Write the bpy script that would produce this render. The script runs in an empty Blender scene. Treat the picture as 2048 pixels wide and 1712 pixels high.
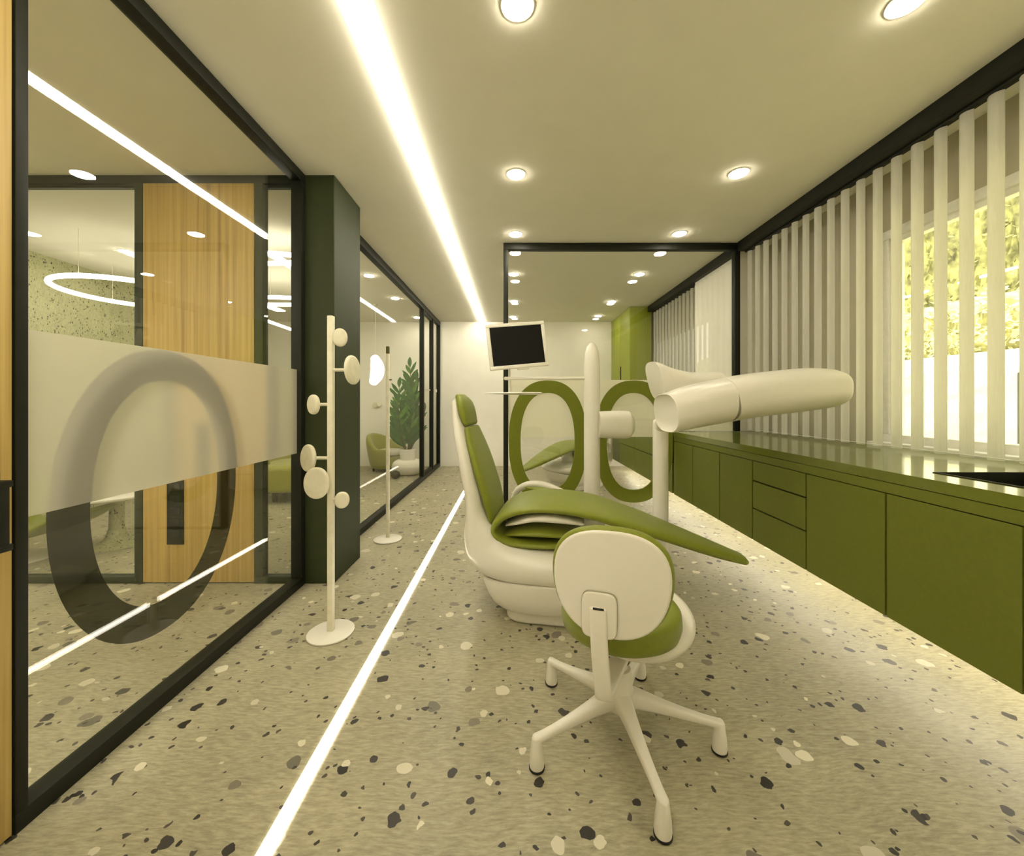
import bpy, bmesh, math, random
from mathutils import Vector, Matrix
random.seed(7)
S = bpy.context.scene
COL = S.collection
PI = math.pi
F, VX, VY, EYE = 780.0, 1028.0, 804.0, 1.2
H = 2.70

def at(x, y, Y):
    """the point of the place that stands Y metres in front of the camera on the ray through pixel (x, y)"""
    return Vector(((x-VX)/F*Y, Y, EYE+(VY-y)/F*Y))

# ------------------------------------------------------------------ materials
MATS = {}
def new_mat(name):
    m = bpy.data.materials.new(name); m.use_nodes = True
    nt = m.node_tree; nt.nodes.clear()
    out = nt.nodes.new('ShaderNodeOutputMaterial')
    MATS[name] = m
    return m, nt, out
def N(nt, t, **kw):
    n = nt.nodes.new(t)
    for k, v in kw.items():
        if k.startswith('_'): setattr(n, k[1:], v)
        else: n.inputs[k.replace('__', ' ')].default_value = v
    return n
def L(nt, a, b): nt.links.new(a, b)
def rgba(c): return (c[0], c[1], c[2], 1.0)

def plain(name, col, rough=.5, spec=.5, metal=0.0, noise=.04, nscale=30.0, bump=0.0, coat=0.0, sheen=0.0):
    m, nt, out = new_mat(name)
    p = N(nt, 'ShaderNodeBsdfPrincipled', Roughness=rough, Metallic=metal)
    p.inputs['Specular IOR Level'].default_value = spec
    p.inputs['Coat Weight'].default_value = coat
    p.inputs['Sheen Weight'].default_value = sheen
    tc = N(nt, 'ShaderNodeTexCoord')
    nz = N(nt, 'ShaderNodeTexNoise', Scale=nscale, Detail=4.0)
    L(nt, tc.outputs['Object'], nz.inputs['Vector'])
    r = N(nt, 'ShaderNodeValToRGB')
    r.color_ramp.elements[0].position = .3; r.color_ramp.elements[1].position = .7
    r.color_ramp.elements[0].color = rgba([c*(1-noise) for c in col])
    r.color_ramp.elements[1].color = rgba([min(1, c*(1+noise)) for c in col])
    L(nt, nz.outputs['Fac'], r.inputs['Fac'])
    L(nt, r.outputs['Color'], p.inputs['Base Color'])
    if bump:
        b = N(nt, 'ShaderNodeBump', Strength=bump, Distance=.002)
        L(nt, nz.outputs['Fac'], b.inputs['Height']); L(nt, b.outputs['Normal'], p.inputs['Normal'])
    L(nt, p.outputs['BSDF'], out.inputs['Surface'])
    return m

def emit(name, col, strength):
    m, nt, out = new_mat(name)
    e = N(nt, 'ShaderNodeEmission', Color=rgba(col), Strength=strength)
    L(nt, e.outputs['Emission'], out.inputs['Surface'])
    return m

def wood(name, axis='Z'):
    m, nt, out = new_mat(name)
    p = N(nt, 'ShaderNodeBsdfPrincipled', Roughness=.5)
    tc = N(nt, 'ShaderNodeTexCoord')
    mp = N(nt, 'ShaderNodeMapping'); mp.inputs['Scale'].default_value = (40, 40, .5)
    L(nt, tc.outputs['Object'], mp.inputs['Vector'])
    a = N(nt, 'ShaderNodeTexNoise', Scale=1.0, Detail=3.0, Distortion=.6)
    L(nt, mp.outputs['Vector'], a.inputs['Vector'])
    mp2 = N(nt, 'ShaderNodeMapping'); mp2.inputs['Scale'].default_value = (150, 150, 3)
    L(nt, tc.outputs['Object'], mp2.inputs['Vector'])
    b = N(nt, 'ShaderNodeTexNoise', Scale=1.0, Detail=2.0)
    L(nt, mp2.outputs['Vector'], b.inputs['Vector'])
    mx = N(nt, 'ShaderNodeMath', _operation='MULTIPLY_ADD'); mx.inputs[1].default_value = .35
    L(nt, b.outputs['Fac'], mx.inputs[0]); L(nt, a.outputs['Fac'], mx.inputs[2])
    r = N(nt, 'ShaderNodeValToRGB')
    e = r.color_ramp.elements
    e[0].position = .34; e[0].color = (.22, .140, .032, 1)
    e[1].position = .88; e[1].color = (.53, .375, .120, 1)
    k = e.new(.60); k.color = (.42, .285, .078, 1)
    L(nt, mx.outputs[0], r.inputs['Fac']); L(nt, r.outputs['Color'], p.inputs['Base Color'])
    L(nt, p.outputs['BSDF'], out.inputs['Surface'])
    return m

def terrazzo(name, base, wall=False):
    """ground stone: mottled paste, small and large dark pebbles, grey pebbles, pale chips"""
    m, nt, out = new_mat(name)
    p = N(nt, 'ShaderNodeBsdfPrincipled', Roughness=.42)
    p.inputs['Specular IOR Level'].default_value = .35
    tc = N(nt, 'ShaderNodeTexCoord')
    obj = tc.outputs['Object']
    # wobble of the chips' outlines
    def wob(scale, amt):
        w = N(nt, 'ShaderNodeTexNoise', Scale=scale, Detail=2.0)
        L(nt, obj, w.inputs['Vector'])
        s = N(nt, 'ShaderNodeVectorMath', _operation='SUBTRACT'); s.inputs[1].default_value = (.5, .5, .5)
        L(nt, w.outputs['Color'], s.inputs[0])
        k = N(nt, 'ShaderNodeVectorMath', _operation='SCALE'); k.inputs['Scale'].default_value = amt
        L(nt, s.outputs[0], k.inputs[0])
        a = N(nt, 'ShaderNodeVectorMath', _operation='ADD')
        L(nt, obj, a.inputs[0]); L(nt, k.outputs[0], a.inputs[1])
        return a.outputs[0]
    # paste
    n1 = N(nt, 'ShaderNodeTexNoise', Scale=2.2, Detail=6.0, Roughness=.6)
    L(nt, obj, n1.inputs['Vector'])
    mp = N(nt, 'ShaderNodeMapping'); mp.inputs['Scale'].default_value = (22, 120, 40)
    mp.inputs['Rotation'].default_value = (0, 0, .5)
    L(nt, wob(3, .05), mp.inputs['Vector'])
    n2 = N(nt, 'ShaderNodeTexNoise', Scale=1.0, Detail=5.0, Roughness=.7)
    L(nt, mp.outputs['Vector'], n2.inputs['Vector'])
    ad = N(nt, 'ShaderNodeMath', _operation='MULTIPLY_ADD'); ad.inputs[1].default_value = .68
    n1s = N(nt, 'ShaderNodeMath', _operation='MULTIPLY'); n1s.inputs[1].default_value = .32
    L(nt, n1.outputs['Fac'], n1s.inputs[0])
    L(nt, n2.outputs['Fac'], ad.inputs[0]); L(nt, n1s.outputs[0], ad.inputs[2])
    r = N(nt, 'ShaderNodeValToRGB')
    r.color_ramp.elements[0].position = .32; r.color_ramp.elements[0].color = rgba([c*.58 for c in base])
    r.color_ramp.elements[1].position = .68; r.color_ramp.elements[1].color = rgba([c*1.40 for c in base])
    L(nt, ad.outputs[0], r.inputs['Fac'])
    cur = r.outputs['Color']
    def chips(scale, keep_lo, keep_hi, rmin, rmax, colA, colB, wv, squash=(1, 1, 1), off=0.0):
        nonlocal cur
        mpp = N(nt, 'ShaderNodeMapping'); mpp.inputs['Scale'].default_value = squash
        mpp.inputs['Location'].default_value = (off, off*.7, off*1.3)
        mpp.inputs['Rotation'].default_value = (0, 0, off)
        L(nt, wv, mpp.inputs['Vector'])
        v = N(nt, 'ShaderNodeTexVoronoi', Scale=scale)
        v.voronoi_dimensions = '3D' if wall else '2D'
        L(nt, mpp.outputs['Vector'], v.inputs['Vector'])
        sp = N(nt, 'ShaderNodeSeparateColor'); L(nt, v.outputs['Color'], sp.inputs[0])
        rad = N(nt, 'ShaderNodeMapRange'); rad.inputs['To Min'].default_value = rmin; rad.inputs['To Max'].default_value = rmax
        L(nt, sp.outputs[1], rad.inputs['Value'])
        lt = N(nt, 'ShaderNodeMath', _operation='LESS_THAN')
        L(nt, v.outputs['Distance'], lt.inputs[0]); L(nt, rad.outputs[0], lt.inputs[1])
        g = N(nt, 'ShaderNodeMath', _operation='GREATER_THAN'); g.inputs[1].default_value = keep_lo
        L(nt, sp.outputs[0], g.inputs[0])
        l2 = N(nt, 'ShaderNodeMath', _operation='LESS_THAN'); l2.inputs[1].default_value = keep_hi
        L(nt, sp.outputs[0], l2.inputs[0])
        m1 = N(nt, 'ShaderNodeMath', _operation='MULTIPLY'); L(nt, lt.outputs[0], m1.inputs[0]); L(nt, g.outputs[0], m1.inputs[1])
        m2 = N(nt, 'ShaderNodeMath', _operation='MULTIPLY'); L(nt, m1.outputs[0], m2.inputs[0]); L(nt, l2.outputs[0], m2.inputs[1])
        cm = N(nt, 'ShaderNodeMix', _data_type='RGBA')
        cm.inputs[6].default_value = rgba(colA); cm.inputs[7].default_value = rgba(colB)
        L(nt, sp.outputs[2], cm.inputs[0])
        mix = N(nt, 'ShaderNodeMix', _data_type='RGBA')
        L(nt, m2.outputs[0], mix.inputs[0]); L(nt, cur, mix.inputs[6]); L(nt, cm.outputs[2], mix.inputs[7])
        cur = mix.outputs[2]
    dk = (.022, .02, .016); gr = (.13, .12, .09); pale = (.72, .68, .52)
    if wall:
        w1 = wob(30, .03)
        chips(62, .0, .42, .12, .40, dk, (.06, .055, .03), w1, (1, 1.0, .55))
        chips(27, .0, .22, .1, .27, dk, gr, w1, (1, 1, .6), 3.1)
    else:
        w1 = wob(26, .032); w2 = wob(12, .055)
        chips(7.5, .0, .17, .10, .22, gr, (.22, .20, .15), w2, (1, 1, 1), 5.2)
        chips(30, .0, .13, .08, .28, dk, (.07, .062, .05), w1, (1, 1, 1), 1.3)
        chips(11.5, .0, .14, .09, .25, dk, (.05, .045, .04), w1, (1, 1, 1), 2.9)
        chips(6.6, .0, .17, .10, .215, (.50, .47, .36), pale, w2, (1, 1.0, 1), 7.7)
        chips(15, .0, .05, .10, .26, (.50, .47, .36), pale, w1, (1, 1, 1), 4.4)
    L(nt, cur, p.inputs['Base Color'])
    L(nt, p.outputs['BSDF'], out.inputs['Surface'])
    return m

def glass(name, tint=(.99, .993, .98), k=1.0):
    m, nt, out = new_mat(name)
    t = N(nt, 'ShaderNodeBsdfTransparent', Color=rgba(tint))
    g = N(nt, 'ShaderNodeBsdfGlossy', Color=(1, 1, 1, 1), Roughness=0.0)
    lw = N(nt, 'ShaderNodeLayerWeight', Blend=.5)
    pw = N(nt, 'ShaderNodeMath', _operation='POWER'); pw.inputs[1].default_value = 5.0
    L(nt, lw.outputs['Facing'], pw.inputs[0])
    ma = N(nt, 'ShaderNodeMath', _operation='MULTIPLY_ADD'); ma.inputs[1].default_value = .95*k; ma.inputs[2].default_value = .045*k
    L(nt, pw.outputs[0], ma.inputs[0])
    mx = N(nt, 'ShaderNodeMixShader')
    L(nt, ma.outputs[0], mx.inputs[0]); L(nt, t.outputs[0], mx.inputs[1]); L(nt, g.outputs[0], mx.inputs[2])
    L(nt, mx.outputs[0], out.inputs['Surface'])
    return m

def film(name, opacity, col, rough=.35):
    m, nt, out = new_mat(name)
    d = N(nt, 'ShaderNodeBsdfDiffuse', Color=rgba(col))
    tr = N(nt, 'ShaderNodeBsdfTranslucent', Color=rgba(col))
    a = N(nt, 'ShaderNodeMixShader'); a.inputs[0].default_value = .5
    L(nt, d.outputs[0], a.inputs[1]); L(nt, tr.outputs[0], a.inputs[2])
    rf = N(nt, 'ShaderNodeBsdfRefraction', Color=(.95, .95, .9, 1), Roughness=rough, IOR=1.12)
    b = N(nt, 'ShaderNodeMixShader'); b.inputs[0].default_value = opacity
    L(nt, rf.outputs[0], b.inputs[1]); L(nt, a.outputs[0], b.inputs[2])
    L(nt, b.outputs[0], out.inputs['Surface'])
    return m

def tinted(name, tint, dif, f):
    m, nt, out = new_mat(name)
    t = N(nt, 'ShaderNodeBsdfTransparent', Color=rgba(tint))
    d = N(nt, 'ShaderNodeBsdfDiffuse', Color=rgba(dif))
    b = N(nt, 'ShaderNodeMixShader'); b.inputs[0].default_value = f
    L(nt, t.outputs[0], b.inputs[1]); L(nt, d.outputs[0], b.inputs[2])
    L(nt, b.outputs[0], out.inputs['Surface'])
    return m

def fabric(name, col, trans):
    m, nt, out = new_mat(name)
    tc = N(nt, 'ShaderNodeTexCoord')
    mp = N(nt, 'ShaderNodeMapping'); mp.inputs['Scale'].default_value = (300, 300, 12)
    L(nt, tc.outputs['Object'], mp.inputs['Vector'])
    nz = N(nt, 'ShaderNodeTexNoise', Scale=1.0, Detail=3.0); L(nt, mp.outputs[0], nz.inputs['Vector'])
    r = N(nt, 'ShaderNodeValToRGB')
    r.color_ramp.elements[0].color = rgba([c*.86 for c in col]); r.color_ramp.elements[1].color = rgba(col)
    L(nt, nz.outputs['Fac'], r.inputs[0])
    d = N(nt, 'ShaderNodeBsdfDiffuse'); t = N(nt, 'ShaderNodeBsdfTranslucent')
    L(nt, r.outputs[0], d.inputs['Color']); L(nt, r.outputs[0], t.inputs['Color'])
    b = N(nt, 'ShaderNodeMixShader'); b.inputs[0].default_value = trans
    L(nt, d.outputs[0], b.inputs[1]); L(nt, t.outputs[0], b.inputs[2])
    L(nt, b.outputs[0], out.inputs['Surface'])
    return m

M_floor = terrazzo('terrazzo_floor', (.350, .322, .215))
M_stonewall = terrazzo('terrazzo_wall', (.42, .42, .24), wall=True)
M_ceil = plain('ceiling_paint', (.76, .73, .62), .9, .2, noise=.015, nscale=6)
M_wall = plain('cream_paint', (.88, .855, .765), .9, .2, noise=.015, nscale=6)
M_dimwall = plain('shade_darkened_paint', (.50, .465, .36), .9, .2, noise=.03, nscale=6)  # wall behind the blinds: their shade is put into this darker colour
M_black = plain('black_metal', (.010, .011, .006), .5, .22, noise=.1)
M_column = plain('dark_green_lacquer', (.026, .033, .010), .6, .25, noise=.06)
M_postgrey = plain('grey_green_metal', (.030, .036, .018), .55, .25, noise=.06)
M_oak = wood('oak_veneer')
M_cab = plain('olive_lacquer', (.135, .155, .018), .5, .4, noise=.05, nscale=60)
M_top = plain('olive_worktop', (.140, .160, .026), .13, .6, noise=.05, nscale=60)
M_tall = plain('lime_olive_lacquer', (.29, .34, .03), .55, .3, noise=.03)
M_gap = plain('shadow_gap', (.008, .009, .003), .9, .1)
M_green = plain('olive_upholstery', (.185, .215, .010), .48, .45, noise=.05, nscale=50, sheen=.1)
M_vinyl = plain('green_vinyl', (.150, .172, .010), .55, .3, noise=.04)
M_white = plain('white_gloss_plastic', (.76, .73, .64), .28, .5, noise=.01)
M_whitem = plain('white_matt_plastic', (.74, .71, .61), .5, .4, noise=.015)
M_bone = plain('bone_lacquer', (.74, .70, .54), .5, .4, noise=.06, nscale=25)
M_rubber = plain('black_rubber', (.012, .012, .01), .6, .3)
M_screen = plain('black_screen', (.005, .005, .004), .4, .15, noise=.0)
M_seam = plain('seam_grey', (.30, .28, .20), .6, .3)
M_leaf = plain('leaf_green', (.030, .10, .008), .55, .25, noise=.4, nscale=14)
M_leafp = plain('leaf_pale', (.085, .20, .025), .55, .25, noise=.3, nscale=14)
M_stem = plain('stem_brown', (.10, .09, .03), .7, .2)
M_soil = plain('dark_stone', (.05, .042, .028), .6, .3, noise=.3)
M_olivef = plain('olive_fabric', (.30, .30, .06), .9, .2, noise=.08, nscale=90, sheen=.3)
M_glass = glass('clear_glass')
M_glassb = glass('clear_glass_back', k=1.1)
M_glassc = glass('coated_glass', k=.25)
M_film = film('frosted_film', .63, (.68, .645, .54))
M_filmb = film('frosted_film_dense', .90, (.92, .89, .72))
M_ringgrey = tinted('smoke_vinyl', (.32, .32, .26), (.05, .055, .035), .22)
M_vane = fabric('vane_fabric', (.88, .87, .80), .60)
M_wframe = plain('white_window_frame', (.85, .84, .78), .4, .5)
WARM = (1.0, .875, .60)
M_led = emit('led_diffuser', (1.0, .92, .755), 42.0)
M_ledfloor = emit('led_floor_diffuser', (1.0, .92, .755), 13.0)
M_down = emit('downlight_diffuser', (1.0, .91, .73), 98.0)
M_under = emit('under_cabinet_led', (1.0, .91, .70), 36.0)
M_ring = emit('ring_light_diffuser', (1.0, .92, .74), 13.0)
M_bean = emit('bean_lamp_glass', (1.0, .93, .75), 6.0)
M_hedge = plain('hedge_leaves', (.20, .195, .065), .7, .3, noise=.75, nscale=5)
M_lawn = plain('lawn', (.36, .34, .17), .9, .2, noise=.25, nscale=2.5)
M_stonew = plain('pale_stone', (.8, .78, .66), .9, .2, noise=.1)
M_greypost = plain('grey_post', (.25, .26, .24), .7, .3)

# ------------------------------------------------------------------ mesh helpers
class MB:
    def __init__(self): self.bm = bmesh.new()
    def box(self, a, b, bev=0.0, seg=2):
        x0, x1 = sorted((a[0], b[0])); y0, y1 = sorted((a[1], b[1])); z0, z1 = sorted((a[2], b[2]))
        r = bmesh.ops.create_cube(self.bm, size=1.0)
        bmesh.ops.scale(self.bm, vec=(x1-x0, y1-y0, z1-z0), verts=r['verts'])
        bmesh.ops.translate(self.bm, vec=((x0+x1)/2, (y0+y1)/2, (z0+z1)/2), verts=r['verts'])
        if bev:
            es = {e for v in r['verts'] for e in v.link_edges}
            bmesh.ops.bevel(self.bm, geom=list(es), offset=bev, segments=seg, profile=.5, affect='EDGES')
        return self
    def rings(self, rs, cap=True, closed=True):
        vs = [[self.bm.verts.new(p) for p in r] for r in rs]
        n = len(rs[0])
        for i in range(len(vs)-1):
            for j in range(n if closed else n-1):
                k = (j+1) % n
                self.bm.faces.new((vs[i][j], vs[i][k], vs[i+1][k], vs[i+1][j]))
        if cap and closed:
            self.bm.faces.new(list(reversed(vs[0]))); self.bm.faces.new(vs[-1])
        return self
    def tube(self, pts, r, n=16, cap=True):
        pts = [Vector(p) for p in pts]
        rr = r if isinstance(r, (list, tuple)) else [r]*len(pts)
        rs = []; up = None
        for i, p in enumerate(pts):
            t = (pts[min(i+1, len(pts)-1)]-pts[max(i-1, 0)]).normalized()
            if up is None:
                up = Vector((0, 0, 1)) if abs(t.z) < .9 else Vector((0, 1, 0))
            a = t.cross(up).normalized(); b = t.cross(a).normalized(); up = a.cross(t)
            rs.append([p+(a*math.cos(2*PI*k/n)+b*math.sin(2*PI*k/n))*rr[i] for k in range(n)])
        return self.rings(rs, cap)
    def lathe(self, c, prof, n=40):
        c = Vector(c)
        return self.rings([[c+Vector((r*math.cos(2*PI*k/n), r*math.sin(2*PI*k/n), z)) for k in range(n)] for r, z in prof])
    def loop_tube(self, pts, r, n=10):
        """closed tube through pts"""
        pts = [Vector(p) for p in pts]; m = len(pts); rs = []
        for i, p in enumerate(pts):
            t = (pts[(i+1) % m]-pts[i-1]).normalized()
            a = t.cross(Vector((0, 0, 1))).normalized(); b = Vector((0, 0, 1))
            rs.append([p+(a*math.cos(2*PI*k/n)+b*math.sin(2*PI*k/n))*r for k in range(n)])
        rs.append(rs[0])
        self.rings(rs, cap=False)
        bmesh.ops.remove_doubles(self.bm, verts=self.bm.verts, dist=1e-6)
        return self
    def xform(self, M):
        bmesh.ops.transform(self.bm, matrix=M, verts=self.bm.verts); return self
    def build(self, name, mat, parent=None, smooth=40, local=False):
        bmesh.ops.recalc_face_normals(self.bm, faces=self.bm.faces)
        if parent is not None and not local:
            bmesh.ops.translate(self.bm, vec=-world_loc(parent), verts=self.bm.verts)
        me = bpy.data.meshes.new(name); self.bm.to_mesh(me); self.bm.free()
        me.materials.append(mat)
        if smooth:
            for f in me.polygons: f.use_smooth = True
            me.set_sharp_from_angle(angle=math.radians(smooth))
        o = bpy.data.objects.new(name, me); COL.objects.link(o)
        if parent is not None: o.parent = parent
        return o
def world_loc(o):
    v = Vector((0, 0, 0))
    while o is not None:
        v += o.location; o = o.parent
    return v
def sgn(v, e): return math.copysign(abs(v)**e, v)
def sup(hw, hh, e=2.5, n=32):
    return [(hw*sgn(math.cos(2*PI*k/n), 2/e), hh*sgn(math.sin(2*PI*k/n), 2/e)) for k in range(n)]
def smooth_pts(pts, m=6):
    """Catmull-Rom through tuples of any length"""
    P = [tuple(p) for p in pts]; out = []
    for i in range(len(P)-1):
        p0, p1, p2, p3 = P[max(i-1, 0)], P[i], P[i+1], P[min(i+2, len(P)-1)]
        for k in range(m):
            t = k/m
            out.append(tuple(.5*((2*b)+(-a+c)*t+(2*a-5*b+4*c-d)*t*t+(-a+3*b-3*c+d)*t**3) for a, b, c, d in zip(p0, p1, p2, p3)))
    out.append(P[-1]); return out
def spine(mb, st, lateral=(0, 1, 0), e=2.6, n=32, m=6, round_start=.6, round_end=.6):
    """st: (x, y, z, half width along lateral, half thickness). Loft with rounded ends."""
    st = smooth_pts(st, m); lat = Vector(lateral).normalized()
    pts = [Vector(s[:3]) for s in st]; rs = []
    fr = []
    for i in range(len(pts)):
        t = (pts[min(i+1, len(pts)-1)]-pts[max(i-1, 0)]).normalized()
        nrm = t.cross(lat).normalized()
        fr.append((t, nrm))
    def ring(p, nrm, hw, ht): return [p+lat*a+nrm*b for a, b in sup(max(hw, 1e-4), max(ht, 1e-4), e, n)]
    ang = [.0, .35, .7, 1.0, 1.3, 1.5]
    if round_start:
        d = st[0][4]*round_start*1.6
        for a in reversed(ang[1:]):
            k = 1-(1-math.cos(a)); dd = d*math.sin(a)
            sh = st[0][4]*(1-k)
            rs.append(ring(pts[0]-fr[0][0]*dd, fr[0][1], st[0][3]-sh*1.2 if st[0][3] > st[0][4]*1.3 else st[0][3]*k, st[0][4]*k))
    for i, s in enumerate(st): rs.append(ring(pts[i], fr[i][1], s[3], s[4]))
    if round_end:
        d = st[-1][4]*round_end*1.6
        for a in ang[1:]:
            k = math.cos(a); dd = d*math.sin(a); sh = st[-1][4]*(1-k)
            rs.append(ring(pts[-1]+fr[-1][0]*dd, fr[-1][1], st[-1][3]-sh*1.2 if st[-1][3] > st[-1][4]*1.3 else st[-1][3]*k, st[-1][4]*k))
    return mb.rings(rs)
def puck(mb, hw, hh, th, e=2.3, n=48, rnd=.4, M=None, dome=0.0):
    """rounded disc around the origin, thickness along local Z from 0 to th"""
    rs = []; r = th*rnd
    prof = [(r*(1-math.sin(a)), r*(1-math.cos(a))) for a in (0, .4, .8, 1.2, PI/2)]
    lo = [(i, z) for i, z in prof]
    full = [(i, z) for i, z in lo]+[(i, th-z) for i, z in reversed(lo)]
    for i, z in full: rs.append([Vector((a, b, z)) for a, b in sup(hw-i, hh-i, e, n)])
    if dome:
        for k in (.8, .6, .4, .2):
            rs.append([Vector((a*k, b*k, th+dome*(1-k*k))) for a, b in sup(hw-r, hh-r, e, n)])
    if M is not None: rs = [[M @ v for v in q] for q in rs]
    return mb.rings(rs)
def prism(mb, poly, th, M):
    a = [M @ Vector((x, y, 0)) for x, y in poly]; b = [M @ Vector((x, y, th)) for x, y in poly]
    return mb.rings([a, b])
def oring(mb, hw, hh, sw, sh, th, M, e=2.35, n=96):
    """flat letter O: outer superellipse, inner one, thickness th"""
    o = sup(hw, hh, e, n); i = sup(hw-sw, hh-sh, e, n)
    def r(poly, z): return [M @ Vector((x, y, z)) for x, y in poly]
    q = [r(o, 0), r(o, th), r(i, th), r(i, 0), r(o, 0)]
    mb.rings(q, cap=False)
    bmesh.ops.remove_doubles(mb.bm, verts=mb.bm.verts, dist=1e-6)
    return mb

def tag(o, label, cat, group=None, kind=None):
    o['label'] = label; o['category'] = cat
    if group: o['group'] = group
    if kind: o['kind'] = kind
    return o
def thing(name, label, cat, loc=(0, 0, 0), rz=0.0, group=None):
    o = bpy.data.objects.new(name, None); COL.objects.link(o)
    o.empty_display_size = .1
    o.location = loc; o.rotation_euler = (0, 0, rz)
    return tag(o, label, cat, group)
def struct(name, mb, mat, smooth=0, parent=None):
    o = mb.build(name, mat, parent, smooth)
    if parent is None: o['kind'] = 'structure'
    return o
def sempty(name, loc=(0, 0, 0)):
    o = bpy.data.objects.new(name, None); COL.objects.link(o); o.location = loc; o['kind'] = 'structure'; return o
def copy_tree(o, parent=None):
    c = o.copy(); COL.objects.link(c)
    if parent is not None: c.parent = parent
    for ch in list(o.children): copy_tree(ch, c)
    return c

# ------------------------------------------------------------------ the shell
XL, XR, XLL, YB, YF = -1.38, 2.45, -4.8, 7.30, -1.6
struct('floor', MB().box((XLL-.1, YF-.1, -.1), (XR+.1, YB+.1, 0)), M_floor)
struct('ceiling', MB().box((XLL-.1, YF-.1, H), (XR+.1, YB+.1, H+.15)), M_ceil)
struct('wall_back', MB().box((XLL-.1, YB, 0), (XR+.1, YB+.1, H)), M_wall)
struct('wall_front', MB().box((XLL-.1, YF-.1, 0), (XR+.1, YF, H)), M_wall)
struct('wall_left', MB().box((XLL-.1, YF, 0), (XLL, YB, H)), M_stonewall)
WY0, WY1, WZ0, WZ1 = .35, 2.60, .93, 2.32
w = MB()
w.box((XR, YF, 0), (XR+.14, WY0, H)); w.box((XR, WY1, 0), (XR+.14, YB, H))
w.box((XR, WY0, 0), (XR+.14, WY1, WZ0)); w.box((XR, WY0, WZ1), (XR+.14, WY1, H))
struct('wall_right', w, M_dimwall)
# flush wall piece between the blinds beyond the glass screen
struct('wall_right_pier', MB().box((2.15, 3.78, .92), (XR, 4.63, H-.001)), M_wall)
# column
struct('column', MB().box((-1.46, 2.575, 0), (-1.187, 3.01, H), .004, 1), M_column)
# ceiling trims above the blinds
struct('trim_1', MB().box((2.10, YF, 2.614), (2.17, 3.66, H)), M_black)
struct('trim_2', MB().box((2.10, 3.74, 2.614), (2.17, 6.13, H)), M_black)

# window with frame and pane
win = sempty('window_1', (XR, (WY0+WY1)/2, WZ0))
f = MB(); x0, x1 = XR-.01, XR+.08; t = .06
f.box((x0, WY0, WZ0), (x1, WY1, WZ0+t), .004); f.box((x0, WY0, WZ1-t), (x1, WY1, WZ1), .004)
f.box((x0, WY0, WZ0+t), (x1, WY0+t, WZ1-t), .004); f.box((x0, WY1-t, WZ0+t), (x1, WY1, WZ1-t), .004)
f.box((x0+.02, WY0+t, WZ0+t), (x1-.02, WY0+t+.03, WZ1-t)); f.box((x0+.02, WY1-t-.035, WZ0+t), (x1-.02, WY1-t, WZ1-t))
f.box((x0+.02, WY0+t, WZ1-t-.035), (x1-.02, WY1-t, WZ1-t))
f.build('window_frame', M_wframe, win, 30)
MB().box((XR+.03, WY0+t, WZ0+t), (XR+.036, WY1-t, WZ1-t)).build('window_glass', M_glass, win, 0)
MB().box((XR-.10, WY0, WZ0-.015), (XR+.0, WY1, WZ0+.012), .003).build('window_sill', M_wframe, win, 30)

# ------------------------------------------------------------------ left glass partition (beside the camera)
def partition_pane(parent, a, b, mat=None): return MB().box(a, b).build('pane', mat or M_glass, parent, 0)
gx = -1.412
gp = thing('glass_partition', 'large black framed glass partition with frosted band and smoky letter O', 'glass partition', (gx, 1.8, 0))
fx0, fx1 = -1.445, -1.378
MB().box((fx0, 1.078, 2.635), (fx1, 2.575, 2.699), .003).build('top_rail', M_black, gp, 30)
MB().box((fx0, 1.078, 0), (fx1, 2.575, .055), .003).build('bottom_rail', M_black, gp, 30)
MB().box((fx0, 1.078, .055), (fx1, 1.108, 2.635), .003).build('post', M_black, gp, 30)
MB().box((fx0, 2.525, .055), (fx1, 2.575, 2.635), .003).build('post', M_black, gp, 30)
partition_pane(gp, (gx-.004, 1.105, .05), (gx+.004, 2.53, 2.64))
q = MB(); q.rings([[Vector((gx+.006, 1.108, .868)), Vector((gx+.006, 2.53, .868))], [Vector((gx+.006, 1.108, 1.41)), Vector((gx+.006, 2.53, 1.41))]], cap=False, closed=False)
fb = q.build('frosted_band', M_film, gp, 0)
Mx = Matrix.Translation((gx-.028, 1.607, .838)) @ Matrix(((0, 0, 1, 0), (1, 0, 0, 0), (0, 1, 0, 0), (0, 0, 0, 1)))
o = oring(MB(), .407, .572, .122, .122, .003, Mx, 2.15).build('letter', M_ringgrey, gp, 0); o['label'] = 'smoky letter O on the glass'

# oak door beside it with a black pull
d1 = sempty('door_1', (XL, .6, 0))
MB().box((-1.425, .12, .008), (-1.382, 1.074, 2.69), .002).build('door_leaf', M_oak, d1, 30)
hb = MB()
za, zb = at(20, 966, 1.04).z, at(20, 1092, 1.04).z
hb.box((-1.352, 1.000, zb), (-1.330, 1.030, za), .003)
hb.build('handle', M_black, d1, 30)
for zz in (za, zb):
    b_ = MB(); b_.box((-1.384, 1.000, zz-.009), (-1.328, 1.036, zz+.009), .003); b_.build('handle_bracket', M_black, d1, 30)
MB().box((-1.383, 1.0, za+.008), (-1.376, 1.045, za+.028), .001).build('handle_plate', plain('dark_brown_metal', (.02, .012, .01), .5), d1, 30)
struct('wall_left_front', MB().box((-1.46, YF, 0), (-1.38, .115, H)), M_wall)

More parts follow.
